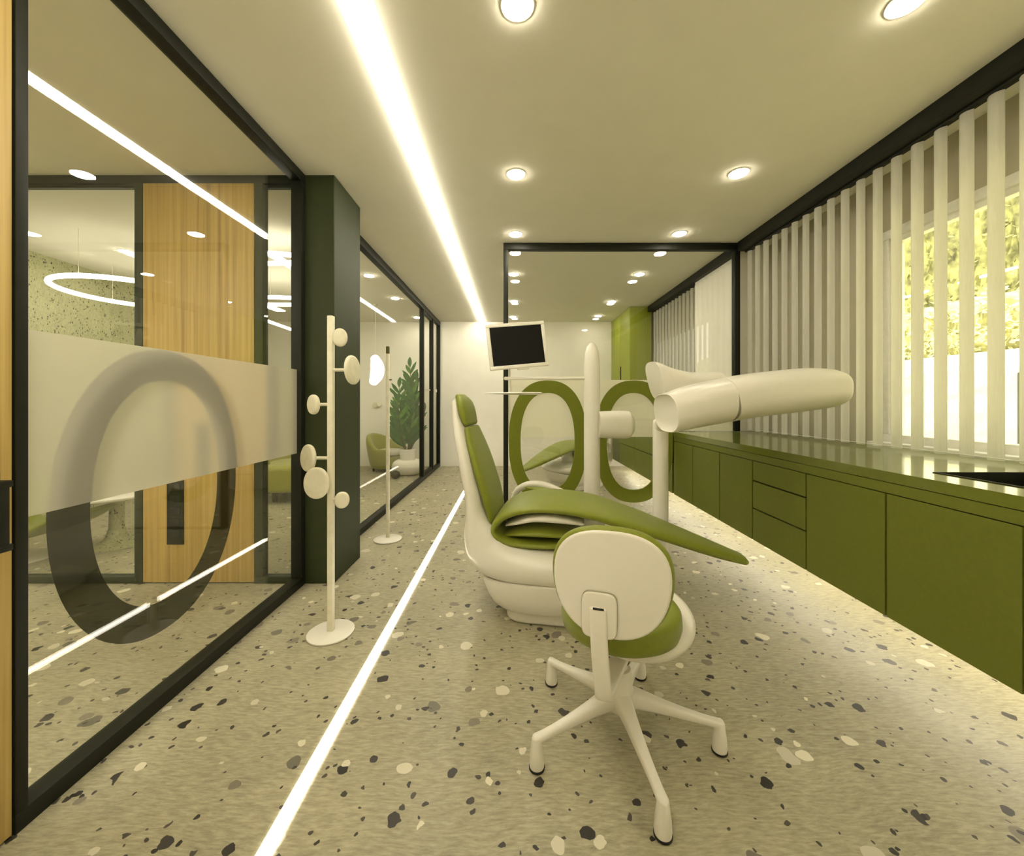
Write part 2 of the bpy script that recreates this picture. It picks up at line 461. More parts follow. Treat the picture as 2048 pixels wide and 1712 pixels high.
# ------------------------------------------------------------------ second partition further along the wall
g2 = thing('glass_partition', 'black framed glass wall with a swing door beyond the dark green column', 'glass partition', (gx, 5.1, 0))
y0, y1, yd0, yd1 = 3.01, YB-.003, 5.98, 6.64
MB().box((fx0, y0, 2.62), (fx1, y1, 2.699), .003).build('top_rail', M_black, g2, 30)
MB().box((fx0, y0, 0), (fx1, y1, .06), .003).build('bottom_rail', M_black, g2, 30)
for ya in (y0, yd0-.03, yd1, y1-.05):
    MB().box((fx0, ya, .06), (fx1, ya+.05, 2.62), .003).build('post', M_black, g2, 30)
partition_pane(g2, (gx-.004, y0+.05, .06), (gx+.004, yd0-.03, 2.62), M_glassc)
partition_pane(g2, (gx-.004, yd1+.05, .06), (gx+.004, y1-.05, 2.62), M_glassc)
dr = MB(); a, b = yd0+.025, yd1-.005
dr.box((-1.435, a, .065), (-1.39, a+.03, 2.615)); dr.box((-1.435, b-.03, .065), (-1.39, b, 2.615))
dr.box((-1.435, a+.03, .065), (-1.39, b-.03, .105)); dr.box((-1.435, a+.03, 2.575), (-1.39, b-.03, 2.615))
door = dr.build('door', M_black, g2, 0)
partition_pane(door, (gx-.004, a+.03, .10), (gx+.004, b-.03, 2.58), M_glassc)
hh = MB(); zh = 1.39
hh.tube([(-1.40, a+.05, zh), (-1.335, a+.05, zh), (-1.335, a+.17, zh)], .011, 10); hh.build('door_handle', M_white, door, 40)
hh = MB(); hh.box((-1.37, yd1+.01, zh-.025), (-1.32, yd1+.045, zh+.025), .006); hh.build('door_latch', M_white, g2, 30)

# ------------------------------------------------------------------ partition with the oak door in the left room
py = 2.575
g3 = thing('glass_partition', 'dark green framed glass screen with two panes either side of the oak door', 'glass partition', (-3.0, py, 0))
pa, pb = py, py+.055
xe = XLL+.002
MB().box((xe, pa, 2.645), (-1.462, pb, 2.699), .003).build('top_rail', M_black, g3, 30)
for xa, xb in ((xe, -2.504), (-1.713, -1.462)):
    MB().box((xa, pa, 0), (xb, pb, .045), .003).build('bottom_rail', M_postgrey, g3, 30)
    t_ = MB(); t_.box((xa, pa+.012, 2.622), (xb, pb-.012, 2.638), .002); t_.build('glazing_bead', M_black, g3, 0)
for xa, xb in ((-2.504, -2.448), (-1.713, -1.657)):
    MB().box((xa, pa-.004, .0 if xb < -2 else .045), (xb, pb, 2.645), .003).build('post', M_postgrey, g3, 30)
partition_pane(g3, (xe, py+.022, .045), (-2.504, py+.030, 2.622))
partition_pane(g3, (-1.657, py+.022, .045), (-1.462, py+.030, 2.622))
d2 = sempty('door_2', (-2.08, py, 0))
MB().box((-2.446, py-.004, .012), (-1.715, py+.045, 2.643), .002).build('door_leaf', M_oak, d2, 30)
hp = MB().box((-2.283, py-.012, .262), (-2.175, py-.004, 1.05), .002).build('handle_plate', M_black, d2, 30)
gr_ = MB()
for k in range(5): gr_.box((-2.268, py-.0145, .31+k*.075), (-2.192, py-.0115, .36+k*.075), .004)
gr_.build('handle_grip', M_rubber, d2, 30)

# ------------------------------------------------------------------ screen at the back with green rings
sy = 3.70
g4 = thing('glass_partition', 'black framed glass screen with two green letters O behind the white column', 'glass partition', (1.0, sy, 0))
xa, xb = -.10, 2.10
MB().box((xa, sy-.03, 2.635), (xb+.03, sy+.03, 2.699), .003).build('top_rail', M_black, g4, 30)
MB().box((xa, sy-.03, 0), (xa+.045, sy+.03, 2.635), .003).build('post', M_black, g4, 30)
MB().box((xb-.02, sy-.03, .924), (xb+.03, sy+.03, 2.635), .003).build('post', M_black, g4, 30)
MB().box((xa+.045, sy-.02, 0), (1.49, sy+.02, .012), .002).build('floor_channel', M_black, g4, 30)
pn = MB()
pl = [(xa+.045, .012), (1.493, .012), (1.493, .925), (xb-.02, .925), (xb-.02, 2.635), (xa+.045, 2.635)]
prism(pn, pl, .008, Matrix.Translation((0, sy+.004, 0)) @ Matrix(((1, 0, 0, 0), (0, 0, -1, 0), (0, 1, 0, 0), (0, 0, 0, 1))))
pn.build('pane', M_glassb, g4, 0)
q = MB(); q.rings([[Vector((xa+.045, sy+.008, .868)), Vector((1.49, sy+.008, .868))], [Vector((xa+.045, sy+.008, 1.41)), Vector((1.49, sy+.008, 1.41))]], cap=False, closed=False)
q.build('frosted_band', M_filmb, g4, 0)
q = MB(); q.rings([[Vector((1.49, sy+.008, .926)), Vector((xb-.02, sy+.008, .926))], [Vector((1.49, sy+.008, 1.41)), Vector((xb-.02, sy+.008, 1.41))]], cap=False, closed=False)
q.build('frosted_band', M_filmb, g4, 0)
My = lambda x, z: Matrix.Translation((x, sy-.005, z)) @ Matrix(((1, 0, 0, 0), (0, 0, -1, 0), (0, 1, 0, 0), (0, 0, 0, 1)))
for cx in (.318, 1.130):
    oring(MB(), .368, .575, .112, .118, .022, My(cx, .828)).build('letter', M_vinyl, g4, 40)['label'] = 'green letter O'

# ------------------------------------------------------------------ lights of the place, and unseen ones added to brighten it
def led(name, label, cat, a, b, mat, bev=.004, group=None):
    o = MB().box(a, b, bev, 2).build(name, mat, None, 30); return tag(o, label, cat, group)
led('ceiling_light_strip', 'long glowing light strip running along the ceiling to the back wall', 'light strip', (-.622, YF+.3, H-.020), (-.568, YB-.05, H-.0005), M_led)
led('floor_light_strip', 'long glowing light strip set into the terrazzo floor', 'light strip', (-.683, YF+.3, .0002), (-.640, YB-.05, .0035), M_ledfloor, .001)
led('cabinet_light_strip', 'hidden light strip under the green cabinets lighting the floor', 'light strip', (2.03, -.6, .318), (2.065, 7.0, .3285), M_under, .002)
first = {}
def downlight(x, y, label, group, r=.054):
    if 'd' not in first:
        t = thing('downlight', label, 'ceiling light', (x, y, H), 0, group)
        MB().lathe((x, y, H), [(r*1.16, -.0005), (r*1.16, -.004), (r*1.02, -.005), (r*1.02, -.0005)], 48).build('trim_ring', M_whitem, t, 40)
        MB().lathe((x, y, H), [(r, -.001), (r, -.008), (r*.93, -.0105)], 48).build('diffuser', M_down, t, 40)
        first['d'] = t; return t
    c = copy_tree(first['d']); c.location = (x, y, H); tag(c, label, 'ceiling light', group); return c
G1, G2, G3 = 'ceiling lights in the row above the dental chair', 'ceiling lights in the row beside the blinds', 'ceiling lights in the glazed rooms on the left'
rows = ['cut by the top edge of the photo', 'second from the camera', 'just in front of the back glass screen']
for y, s in zip((1.474, 2.566, 3.48), rows):
    downlight(.013, y, 'ceiling light in the middle row, '+s, G1)
    downlight(1.472, y-.012, 'ceiling light in the blind-side row, '+s, G2)
rows = ['first seen through the back glass screen', 'second seen through the back glass screen', 'farthest one, close to the back wall']
for (xa_, y), (xb_, y2), s in zip(((-.004, 4.57), (-.004, 5.79), (-.02, 6.86)), ((1.47, 4.57), (1.46, 5.82), (1.465, 6.8)), rows):
    downlight(xa_, y, 'ceiling light in the middle row, '+s, G1)
    downlight(xb_, y2, 'ceiling light in the blind-side row, '+s, G2)
for y in (.38, -.72):  # unseen lights added behind the camera for illumination
    for x in (.013, 1.472):
        downlight(x, y, 'added unseen ceiling light behind the camera, %s, %s' % ('middle row' if x < 1 else 'window row', 'nearer one' if y > 0 else 'farther one'), G1)
for y, s in ((4.62, 'largest of the three past the dark green column'), (5.63, 'middle of the three past the dark green column'), (6.9, 'smallest one above the plant at the back')):
    downlight(-1.715, y, 'ceiling light in the left glazed room, '+s, G3)
downlight(-3.86, 3.88, 'round ceiling light above the ring lamp in the left room', G3)
for x, y, s in ((-3.0, 1.0, 'middle of the near left room'), (-3.0, -.6, 'rear of the near left room'), (-3.4, 5.6, 'middle of the far left room')):  # unseen lights added to lift the left rooms
    downlight(x, y, 'added unseen ceiling light for more brightness, in the '+s, G3)

led('ceiling_light_strip', 'second unseen light strip added to brighten the near left room', 'light strip', (-2.5, -1.2, H-.02), (-2.4, 1.3, H-.0005), M_led)  # added out of view, brightens the near left room
led('ceiling_light_strip', 'unseen light strip added to brighten the near left room', 'light strip', (-3.9, -1.2, H-.02), (-3.75, 1.3, H-.0005), M_led)  # another added strip out of view, same purpose: more light in this room
# ring lamps in the left room
def ringlamp(c, r, label, rx=None):
    t = thing('ring_pendant_lamp', label, 'pendant lamp', c, 0, 'ring lamps in the left room')
    c = Vector(c); rx = rx or r
    MB().loop_tube([c+Vector((rx*math.cos(a*2*PI/64), r*math.sin(a*2*PI/64), 0)) for a in range(64)], .021).build('ring', M_ring, t, 60)
    for k in range(3):
        a = k*2*PI/3+.6; p = c+Vector((rx*math.cos(a), r*math.sin(a), .018))
        MB().tube([p, (p.x, p.y, H-.001)], .0016, 6).build('wire', M_whitem, t, 60)
ringlamp((-3.80, 3.96, 2.29), .60, 'large glowing ring lamp hanging in front of the terrazzo wall')
ringlamp((-2.42, 3.58, 2.52), .14, 'glowing oval ring lamp near the ceiling beside the column, upper one', .50)
ringlamp((-2.80, 4.60, 2.39), .17, 'glowing oval ring lamp beside the column, lower one', .45)
t = thing('linear_pendant_lamp', 'slim straight glowing bar lamp seen past the oak door', 'pendant lamp', (-3, 5.05, 2.18))
MB().tube([(-3, 4.5, 2.19), (-3, 5.6, 2.17)], .018, 12).build('bar', M_ring, t, 60)
for y in (4.7, 5.4): MB().tube([(-3, y, 2.195), (-3, y, H-.001)], .0016, 6).build('wire', M_whitem, t, 60)

# bean shaped pendant lamp
bc = Vector((-2.154, 6.0, 1.69))
t = thing('bean_pendant_lamp', 'glowing white bean shaped pendant lamp on a thin cord', 'pendant lamp', bc)
st = [(bc.x+.02, 6.0, bc.z+.165, .07, .07), (bc.x+.045, 6.0, bc.z+.08, .095, .095), (bc.x+.055, 6.0, bc.z, .10, .10), (bc.x+.035, 6.0, bc.z-.09, .095, .095), (bc.x+.0, 6.0, bc.z-.165, .07, .07)]
spine(MB(), st, (0, 1, 0), 2.0, 24).build('shade', M_bean, t, 60)
MB().tube([(bc.x+.02, 6.0, bc.z+.22), (bc.x+.02, 6.0, H-.002)], .003, 6).build('cord', M_whitem, t, 60)
MB().lathe((bc.x+.02, 6.0, H-.02), [(.03, 0), (.035, .019)], 20).build('ceiling_rose', M_whitem, t, 40)

# ------------------------------------------------------------------ cabinets and worktop on the window side
cx0, zb0, zt0, xcab = 1.51, .33, .832, 2.40
def cab(y0, y1, kind, label, grp):
    t = thing('base_cabinet', label, 'cabinet', ((cx0+xcab)/2, (y0+y1)/2, zb0), 0, grp)
    MB().box((cx0+.02, y0+.001, zb0), (xcab, y1-.001, .732 if y0 < 1.5 else zt0)).build('body', M_gap, t, 0)
    g = .0045
    if kind == 'door':
        MB().box((cx0, y0+g, zb0), (cx0+.0195, y1-g, zt0-.004), .0012, 1).build('door', M_cab, t, 30)
    else:
        hts = {'d3': (.0, .40, .75, 1.0), 'd2': (0, .58, 1.0)}[kind]; hh_ = zt0-.004-zb0
        for p, q_ in zip(hts[:-1], hts[1:]):
            MB().box((cx0, y0+g, zb0+p*hh_+(g if p else 0)), (cx0+.0195, y1-g, zb0+q_*hh_-g*(q_ < 1)), .0012, 1).build('drawer_front', M_cab, t, 30)
GC = 'olive cabinets under the worktop'
units = [(3.30, 3.685, 'door', 'narrow olive cabinet door right in front of the back glass screen'),
         (2.866, 3.30, 'door', 'olive cabinet door between the glass screen unit and the drawer stack, farther one'),
         (2.469, 2.866, 'door', 'olive cabinet door directly behind the drawer stack'),
         (2.017, 2.469, 'd3', 'olive cabinet unit with three stacked drawers'),
         (1.585, 2.017, 'door', 'wide olive cabinet door in front of the drawer stack'),
         (1.155, 1.585, 'door', 'widest looking olive cabinet door, nearest the camera'),
         (.72, 1.155, 'door', 'olive cabinet door below the sink beside the camera'),
         (3.72, 4.22, 'd2', 'two drawer olive cabinet just behind the glass screen'),
         (4.22, 4.87, 'd2', 'two drawer olive cabinet, middle one seen through the glass screen'),
         (4.87, 5.60, 'd2', 'two drawer olive cabinet, far one behind the glass screen'),
         (5.60, 6.40, 'door', 'plain olive cabinet at the far end behind the white column'),
         (6.40, YB-.004, 'door', 'plain olive cabinet touching the back wall')]
for u in units: cab(*u, GC)
struct('baseboard_right', MB().box((2.12, .72, 0), (2.40, YB-.004, .3295)), M_wall)
def worktop(y0, y1, label, hole=None):
    t = thing('worktop', label, 'worktop', (1.95, (y0+y1)/2, .875))
    mb = MB(); xa, xb = cx0-.004, XR-.003
    if hole:
        hx0, hx1, hy0, hy1 = hole
        mb.box((xa, y0, .878), (hx0, y1, .92)); mb.box((hx1, y0, .878), (xb, y1, .92))
        mb.box((hx0, y0, .878), (hx1, hy0, .92)); mb.box((hx0, hy1, .878), (hx1, y1, .92))
    else: mb.box((xa, y0, .878), (xb, y1, .92))
    mb.build('slab', M_top, t, 0)
    MB().box((cx0, y0, .8325), (cx0+.02, y1, .8745)).build('fascia_rail', M_cab, t, 0)
    MB().box((cx0+.008, y0, .8745), (cx0+.02, y1, .878)).build('shadow_gap', M_gap, t, 0)
HX0, HX1, HY0, HY1 = 1.655, 2.06, .98, 1.545
worktop(.72, 3.685, 'long glossy olive worktop with a black sink below the window', (HX0, HX1, HY0, HY1))
worktop(3.72, YB-.004, 'olive worktop beyond the glass screen')
t = thing('sink', 'black rectangular sink set into the olive worktop', 'sink', (1.86, 1.26, .92))
s_ = MB(); k = .012
s_.box((HX0+.001, HY0+.001, .74), (HX1-.001, HY1-.001, .752)); 
s_.box((HX0+.001, HY0+.001, .752), (HX0+k, HY1-.001, .923)); s_.box((HX1-k, HY0+.001, .752), (HX1-.001, HY1-.001, .923))
s_.box((HX0+k, HY0+.001, .752), (HX1-k, HY0+k, .923)); s_.box((HX0+k, HY1-k, .752), (HX1-k, HY1-.001, .923))
s_.build('basin', M_black, t, 0)
MB().lathe(((HX0+HX1)/2, 1.26, .752), [(.04, 0), (.04, .004), (.03, .005)], 24).build('drain', M_rubber, t, 40)

# tall cabinet beyond the screen
t = thing('tall_cabinet', 'tall lime olive cabinet standing against the back wall on the window side', 'cabinet', (2.0, 6.7, .92))
MB().box((1.825, 6.13, .921), (2.16, YB-.004, H-.002), .002).build('body', M_tall, t, 30)
MB().box((1.821, 6.14, .93), (1.8255, 6.70, H-.01), .001).build('door', M_tall, t, 30)
MB().box((1.821, 6.705, .93), (1.8255, YB-.01, H-.01), .001).build('door', M_tall, t, 30)
MB().box((1.810, 6.63, 1.3), (1.8215, 6.66, 1.80), .001).build('handle', M_black, t, 0)

# ------------------------------------------------------------------ vertical blinds
def vane_mesh(z0, z1):
    """a soft vertical fabric vane, S curved in plan"""
    pl = smooth_pts([(.030, -.014), (.015, .004), (-.009, .009), (-.030, -.004)], 5)
    a = [Vector((x, y, z1)) for x, y in pl]; b = [Vector((x, y, z0)) for x, y in pl]
    mb = MB(); zs = [z1+(z0-z1)*k/4 for k in range(5)]
    front = [[Vector((x, y, z)) for x, y in pl] for z in zs]
    back = [[Vector((x, y+.0022, z)) for x, y in reversed(pl)] for z in zs]
    mb.rings([f_+b_ for f_, b_ in zip(front, back)])
    return mb
def blind(name_label, ys, z0, z1, x, rot, group=None):
    t = thing('vertical_blind', name_label, 'blind', (x, ys[0], z1))
    rail = MB().box((x-.02, min(ys)-.06, z1), (x+.02, max(ys)+.04, z1+.02), .003).build('headrail', M_black, t, 30)
    v0 = vane_mesh(z0-z1, 0).build('vane', M_vane, t, 60, local=True)
    for k, y in enumerate(ys):
        v = v0 if k == 0 else v0.copy()
        if k: COL.objects.link(v); v.parent = t
        v.location = (0, y-ys[0], 0); v.rotation_euler = (0, 0, rot+random.uniform(-.06, .06))
    ch = MB(); ch.tube([(x-.02, y, z0+.012) for y in ys], .002, 6); ch.build('bottom_chain', M_wframe, t, 60)
ys = []; y = 3.62
while y > .5: ys.append(y); y -= .1155
blind('pale fabric vertical blind hanging before the bright window above the worktop', ys, .935, 2.60, 2.185, math.radians(104))
ys = []; y = 6.08
while y > 4.66: ys.append(y); y -= .1155
blind('pale fabric vertical blind in the far bay beyond the glass screen', ys, .935, 2.60, 2.19, math.radians(104))

# ------------------------------------------------------------------ outside
struct('ground_outside', MB().box((XR+.14, -9, -.3), (16, 18, -.05)), M_lawn)
g = MB()
g.rings([[Vector((3.2, -8, -.05)), Vector((6.0, -8, 1.62)), Vector((6.0, -8, -.05))], [Vector((3.2, 17, -.05)), Vector((6.0, 17, 1.62)), Vector((6.0, 17, -.05))]])
tag(g.build('lawn_bank', M_lawn, None, 0), 'sunlit sloping lawn outside the window', 'lawn', kind='structure')
tag(MB().box((6.0, -8, -.05), (6.3, 17, 1.84), .02).build('garden_kerb', M_stonew, None, 30), 'low pale stone kerb above the lawn outside', 'garden wall')
def hedge(label, x0, x1, z0, z1, ampl, mat, name):
    mb = MB(); rnd = random.Random(3); n, m = 110, 14; rs = []
    prof = [(x0, z0), (x0, z1*.5+z0*.5), (x0+.1, z1-.2), (x0+.4, z1), (x1-.4, z1), (x1, z1-.3), (x1, z0)]
    prof = smooth_pts(prof, 3)
    for i in range(n+1):
        yy = -7+i*(23/n)
        rs.append([Vector((px+rnd.uniform(-ampl, ampl), yy+rnd.uniform(-ampl, ampl), pz+(rnd.uniform(-ampl, ampl) if pz > z0 else 0))) for px, pz in prof])
    mb.rings(rs); 
    for _ in range(5000):
        yy = rnd.uniform(-3, 14); zz = rnd.uniform(z0, z1); px = x0+rnd.uniform(-.16, .02)
        s = rnd.uniform(.03, .075); d = Vector((rnd.uniform(-1, .2), rnd.uniform(-1, 1), rnd.uniform(-.6, 1))).normalized()
        e_ = d.orthogonal().normalized()*s*.5; c = Vector((px, yy, zz))
        a_, b_, c_, d_ = [mb.bm.verts.new(v) for v in (c, c+d*s+e_, c+d*2*s, c+d*s-e_)]
        mb.bm.faces.new((a_, b_, c_)); mb.bm.faces.new((a_, c_, d_))
    bmm = mb
    me = bpy.data.meshes.new(name); bmm.bm.to_mesh(me); bmm.bm.free(); me.materials.append(mat)
    o = bpy.data.objects.new(name, me); COL.objects.link(o)
    return tag(o, label, 'hedge', kind='stuff')
hedge('sunlit yellow green hedge behind the kerb outside the window', 6.6, 7.8, 1.6, 2.75, .07, plain('pale_hedge_leaves', (.42, .40, .17), .8, .2, noise=.45, nscale=6), 'low_hedge')
hedge('tall dense yellow green hedge at the back of the garden', 8.4, 10.0, 1.0, 8.0, .12, M_hedge, 'tall_hedge')
tag(MB().box((3.0, 1.95+.28, -.05), (3.12, 2.05+.28, 1.38), .01).build('garden_post', M_greypost, None, 30), 'grey post outside at the edge of the window', 'post')

# ------------------------------------------------------------------ dental chair (local axes: u forward, v across, z up)
def dental_chair(label, loc, rz):
    t = thing('dental_chair', label, 'dental chair', loc, rz, 'dental chairs')
    # base
    b = MB(); puck(b, .29, .27, .085, 6, 48, .25, Matrix.Translation((.27, .02, 0))); b.build('base_plate', M_white, t, 50, local=True)
    b = MB(); rs = []
    for z, hu, hv in ((.075, .34, .30), (.10, .375, .315), (.14, .40, .325), (.20, .425, .335), (.235, .43, .335)):
        rs.append([Vector((.27+a, .02+c, z)) for a, c in sup(hu, hv, 4.5, 48)])
    b.rings(rs); b.build('pedestal', M_white, t, 50, local=True)
    # shell: from the headrest down the back, round the bulge and forward under the seat
    st = [(-.345, 0, 1.185, .10, .024), (-.325, 0, 1.10, .15, .030), (-.296, 0, 1.0, .195, .038), (-.266, 0, .90, .225, .042), (-.236, 0, .78, .245, .046),
          (-.207, 0, .66, .255, .050), (-.192, 0, .56, .262, .064), (-.165, 0, .455, .275, .110), (-.115, 0, .365, .29, .135), (-.01, 0, .315, .305, .120),
          (.16, 0, .297, .315, .105), (.34, 0, .292, .315, .098), (.52, 0, .288, .30, .085), (.68, 0, .29, .25, .055)]
    s = MB(); spine(s, st, (0, 1, 0), 2.9, 40, 6, .8, .8); s.build('shell', M_white, t, 60, local=True)
    # head pad and back pad on the front of the shell
    s = MB(); spine(s, [(-.330, .0, 1.228, .085, .022), (-.306, 0, 1.19, .125, .030), (-.288, 0, 1.13, .135, .030), (-.272, 0, 1.078, .13, .022)], (0, 1, 0), 3.0, 32); s.build('headrest_pad', M_green, t, 60, local=True)
    s = MB(); spine(s, [(-.258, 0, 1.035, .14, .020), (-.238, 0, .97, .17, .026), (-.203, 0, .87, .195, .029), (-.168, 0, .76, .205, .030), (-.137, 0, .66, .205, .030), (-.112, 0, .56, .20, .024), (-.104, 0, .525, .195, .018)], (0, 1, 0), 3.2, 32); s.build('back_pad', M_green, t, 60, local=True)
    # folded seat and leg pad
    st = [(.40, 0, .415, .20, .020), (.22, 0, .412, .225, .022), (.06, 0, .417, .235, .024), (-.035, 0, .438, .240, .025), (-.080, 0, .485, .243, .025), (-.054, 0, .542, .245, .025), (.02, 0, .586, .245, .026),
          (.14, 0, .613, .245, .027), (.30, 0, .614, .245, .029), (.46, 0, .592, .240, .033), (.62, 0, .548, .225, .034), (.80, 0, .492, .19, .033), (.98, 0, .430, .145, .031), (1.14, 0, .375, .10, .028), (1.265, 0, .336, .062, .022)]
    s = MB(); spine(s, st, (0, 1, 0), 3.0, 36, 7, .6, 1.0); s.build('seat_pad', M_green, t, 60, local=True)
    s = MB(); spine(s, [(-.015, .0, .505, .17, .012), (.05, .0, .535, .222, .020), (.14, .0, .560, .234, .026), (.26, .0, .562, .234, .028), (.40, .0, .540, .20, .018)], (0, 1, 0), 3.0, 28); s.build('seat_support', M_white, t, 60, local=True)
    s = MB(); spine(s, [(-.02, .0, .452, .18, .014), (.08, .0, .472, .222, .026), (.22, .0, .476, .226, .029), (.36, .0, .455, .18, .016)], (0, 1, 0), 2.4, 28); s.build('seat_cushion', M_green, t, 60, local=True)
    # support between shell and leg pad
    s = MB(); s.tube([(.45, 0, .33), (.47, 0, .56)], [.10, .06], 20); s.build('seat_post', M_white, t, 60, local=True)
    # far armrest
    ar = MB(); spine(ar, [(-.06, .33, .50, .024, .020), (-.03, .33, .59, .028, .020), (.06, .33, .635, .032, .023), (.18, .33, .625, .036, .023), (.32, .33, .575, .034, .014), (.40, .33, .535, .02, .01)], (0, 1, 0), 2.4, 20)
    a = ar.build('armrest', M_white, t, 60, local=True)
    ap = MB(); spine(ap, [(.04, .27, .625, .010, .006), (.14, .27, .612, .045, .016), (.26, .27, .590, .05, .015), (.40, .27, .55, .02, .006)], (0, 1, 0), 2.2, 20)
    ap.build('armrest_pad', M_green, a, 60, local=True)
    return t
dc = dental_chair('white dental chair with olive pads and long leg rest in front of the glass screen', (0, 2.36, 0), math.radians(-9))
c2 = copy_tree(dc); c2.location = (1.11, 5.76, 0); c2.rotation_euler = (0, 0, math.radians(218))
tag(c2, 'second dental chair seen through the near green letter O on the glass', 'dental chair', 'dental chairs')

# ------------------------------------------------------------------ delivery column with monitor and tray
px_, py_ = .59, 2.95
t = thing('dental_unit_column', 'round topped white column carrying the black monitor and a small tray', 'dental unit', (px_, py_, 0))
prof = [(.15, 0), (.15, .018), (.13, .03), (.066, .034), (.060, .05), (.060, 1.42), (.058, 1.50), (.051, 1.57), (.038, 1.615), (.022, 1.640), (.006, 1.650)]
MB().lathe((px_, py_, 0), prof, 40).build('column_body', M_white, t, 50)
zr = at(1100, 757, py_).z
xl_ = at(1008, 757, py_).x
MB().box((xl_, py_-.016, zr-.012), (px_-.05, py_+.016, zr+.013), .009, 3).build('arm', M_white, t, 40)
mx_ = at(1019, 700, py_).x
MB().tube([(mx_, py_, at(0, 789, py_).z), (mx_, py_, at(0, 735, py_).z)], .009, 12).build('hanger', M_whitem, t, 60)
tc_ = at(1020, 787, py_)
tr = MB(); spine(tr, [(at(970, 0, py_).x, py_-.03, tc_.z, .02, .003), (at(990, 0, py_).x, py_-.02, tc_.z, .10, .006), (at(1030, 0, py_).x, py_-.01, tc_.z, .15, .0095), (at(1074, 0, py_).x, py_, tc_.z, .15, .0095), (at(1082, 0, py_).x, py_, tc_.z, .10, .006)], (0, 1, 0), 3, 32)
tr.build('tray', M_white, t, 50)
# side head on the column
h0, h1 = at(1200, 0, 2.93).x, at(1262, 0, 2.93).x; zc = at(0, 849, 2.93).z
hd = MB(); spine(hd, [(px_+.04, 2.93, zc, .085, .098), (h0+.06, 2.93, zc, .090, .102), (h1-.04, 2.93, zc, .092, .103), (h1-.012, 2.93, zc, .085, .092), (h1, 2.93, zc, .07, .07)], (0, 1, 0), 3.0, 36, 4, 0, .2)
hd.build('side_head', M_whitem, t, 45)
# monitor: tilted, its own thing hung on the arm
mc = at(1034.5, 691, py_-.03)
mo = thing('monitor', 'black screen monitor in a white frame tilted above the tray', 'monitor', mc)
R_ = Matrix.Rotation(math.radians(9), 4, 'Z') @ Matrix.Rotation(math.radians(-5.8), 4, 'Y') @ Matrix.Rotation(math.radians(-6), 4, 'X')
W2, H2 = .222, .172
fr = MB(); bz = .026
for a, b in (((-W2, -.014, -H2), (W2, .014, -H2+bz)), ((-W2, -.014, H2-bz), (W2, .014, H2)), ((-W2, -.014, -H2+bz), (-W2+bz, .014, H2-bz)), ((W2-bz, -.014, -H2+bz), (W2, .014, H2-bz))):
    fr.box(a, b, .003, 2)
fr.box((-W2+.01, 0, -H2+.01), (W2-.01, .02, H2-.01), .006)
fr.xform(R_); fr.build('frame', M_white, mo, 30, local=True)
MB().box((-W2+bz, -.011, -H2+bz), (W2-bz, -.002, H2-bz)).xform(R_).build('screen', M_screen, mo, 0, local=True)
MB().box((-.02, -.010, -H2-.012), (.07, .010, -H2+.002), .004).xform(R_).build('control_bar', M_white, mo, 30, local=True)

# ------------------------------------------------------------------ operating lamp
lx, ly = .958, 2.55
t = thing('operating_lamp', 'white operating lamp with thick rounded arm on a slim post beside the worktop', 'dental lamp', (lx, ly, 0))
MB().lathe((lx, ly, 0), [(.072, 0), (.072, .014), (.066, .02), (.054, .024), (.0485, .04), (.0485, 1.06), (.045, 1.08), (.03, 1.09)], 36).build('post', M_white, t, 50)
MB().tube([(lx, ly, 1.03), (lx-.005, ly-.12, 1.12), (lx-.01, ly-.30, 1.165)], [.045, .05, .06], 20).build('neck', M_white, t, 60)
def armst(x, zc, hd_, hh_, yc=2.115): return (x, yc, zc, hd_, hh_)
a1 = MB(); st = smooth_pts([armst(.822, 1.140, .168, .104), armst(.93, 1.170, .174, .113), armst(1.03, 1.192, .175, .117), armst(1.117, 1.208, .175, .118)], 5)
def aring(x, zc, hd_, hh_, tilt=0.0): return [Vector((x-tilt*b, 2.115+a, zc+b)) for a, b in sup(hd_, hh_, 2.7, 44)]
rs = []
x_, _, z_, d_, h_ = st[0]
for k, dx in ((.25, .022), (.55, .019), (.80, .010), (.92, .002), (.97, -.003), (.99, -.001)): rs.append(aring(x_+dx, z_, d_*k, h_*k, .12))
for n_, (x_, _, z_, d_, h_) in enumerate(st): rs.append(aring(x_+.004, z_, d_, h_, .12*(1-n_/(len(st)-1))))
a1.rings(rs); a1.build('arm_end', M_white, t, 45)
a2 = MB(); spine(a2, [armst(1.127, 1.210, .175, .118), armst(1.25, 1.232, .174, .118), armst(1.40, 1.250, .172, .118), armst(1.55, 1.266, .168, .115), armst(1.66, 1.272, .160, .106), armst(1.705, 1.272, .152, .094)], (0, 1, 0), 2.7, 44, 5, 0, .22)
a2.build('arm', M_white, t, 45)
a3 = MB(); spine(a3, [armst(1.05, 1.196, .166, .109), armst(1.12, 1.2085, .170, .1135), armst(1.20, 1.223, .166, .109)], (0, 1, 0), 2.7, 44, 3, .1, .1)
a3.build('arm_joint', M_seam, t, 45)
# scoop shaped lamp head behind the arm
sc = MB(); Y2 = 2.45; rs = []
sts = smooth_pts([(1300, 724, 800), (1312, 726, 806), (1335, 736, 810), (1370, 744, 810), (1405, 745, 806), (1428, 744, 802), (1438, 752, 796)], 4)
for (sx, tp, bt) in sts:
    p0 = at(sx, tp, Y2); p1 = at(sx, bt, Y2); hh_ = (p0.z-p1.z)/2; zc = (p0.z+p1.z)/2
    n = 32; ring = []
    for a, b in sup(.13, hh_, 3.0, n):
        ring.append(Vector((p0.x+(.0 if sx > 1310 else 0)-(.06*(1-(b/hh_+1)/2) if sx < 1325 else 0)*-1, Y2+a, zc+b)))
    rs.append(ring)
sc.rings(rs); sc.build('lamp_head', M_white, t, 50)

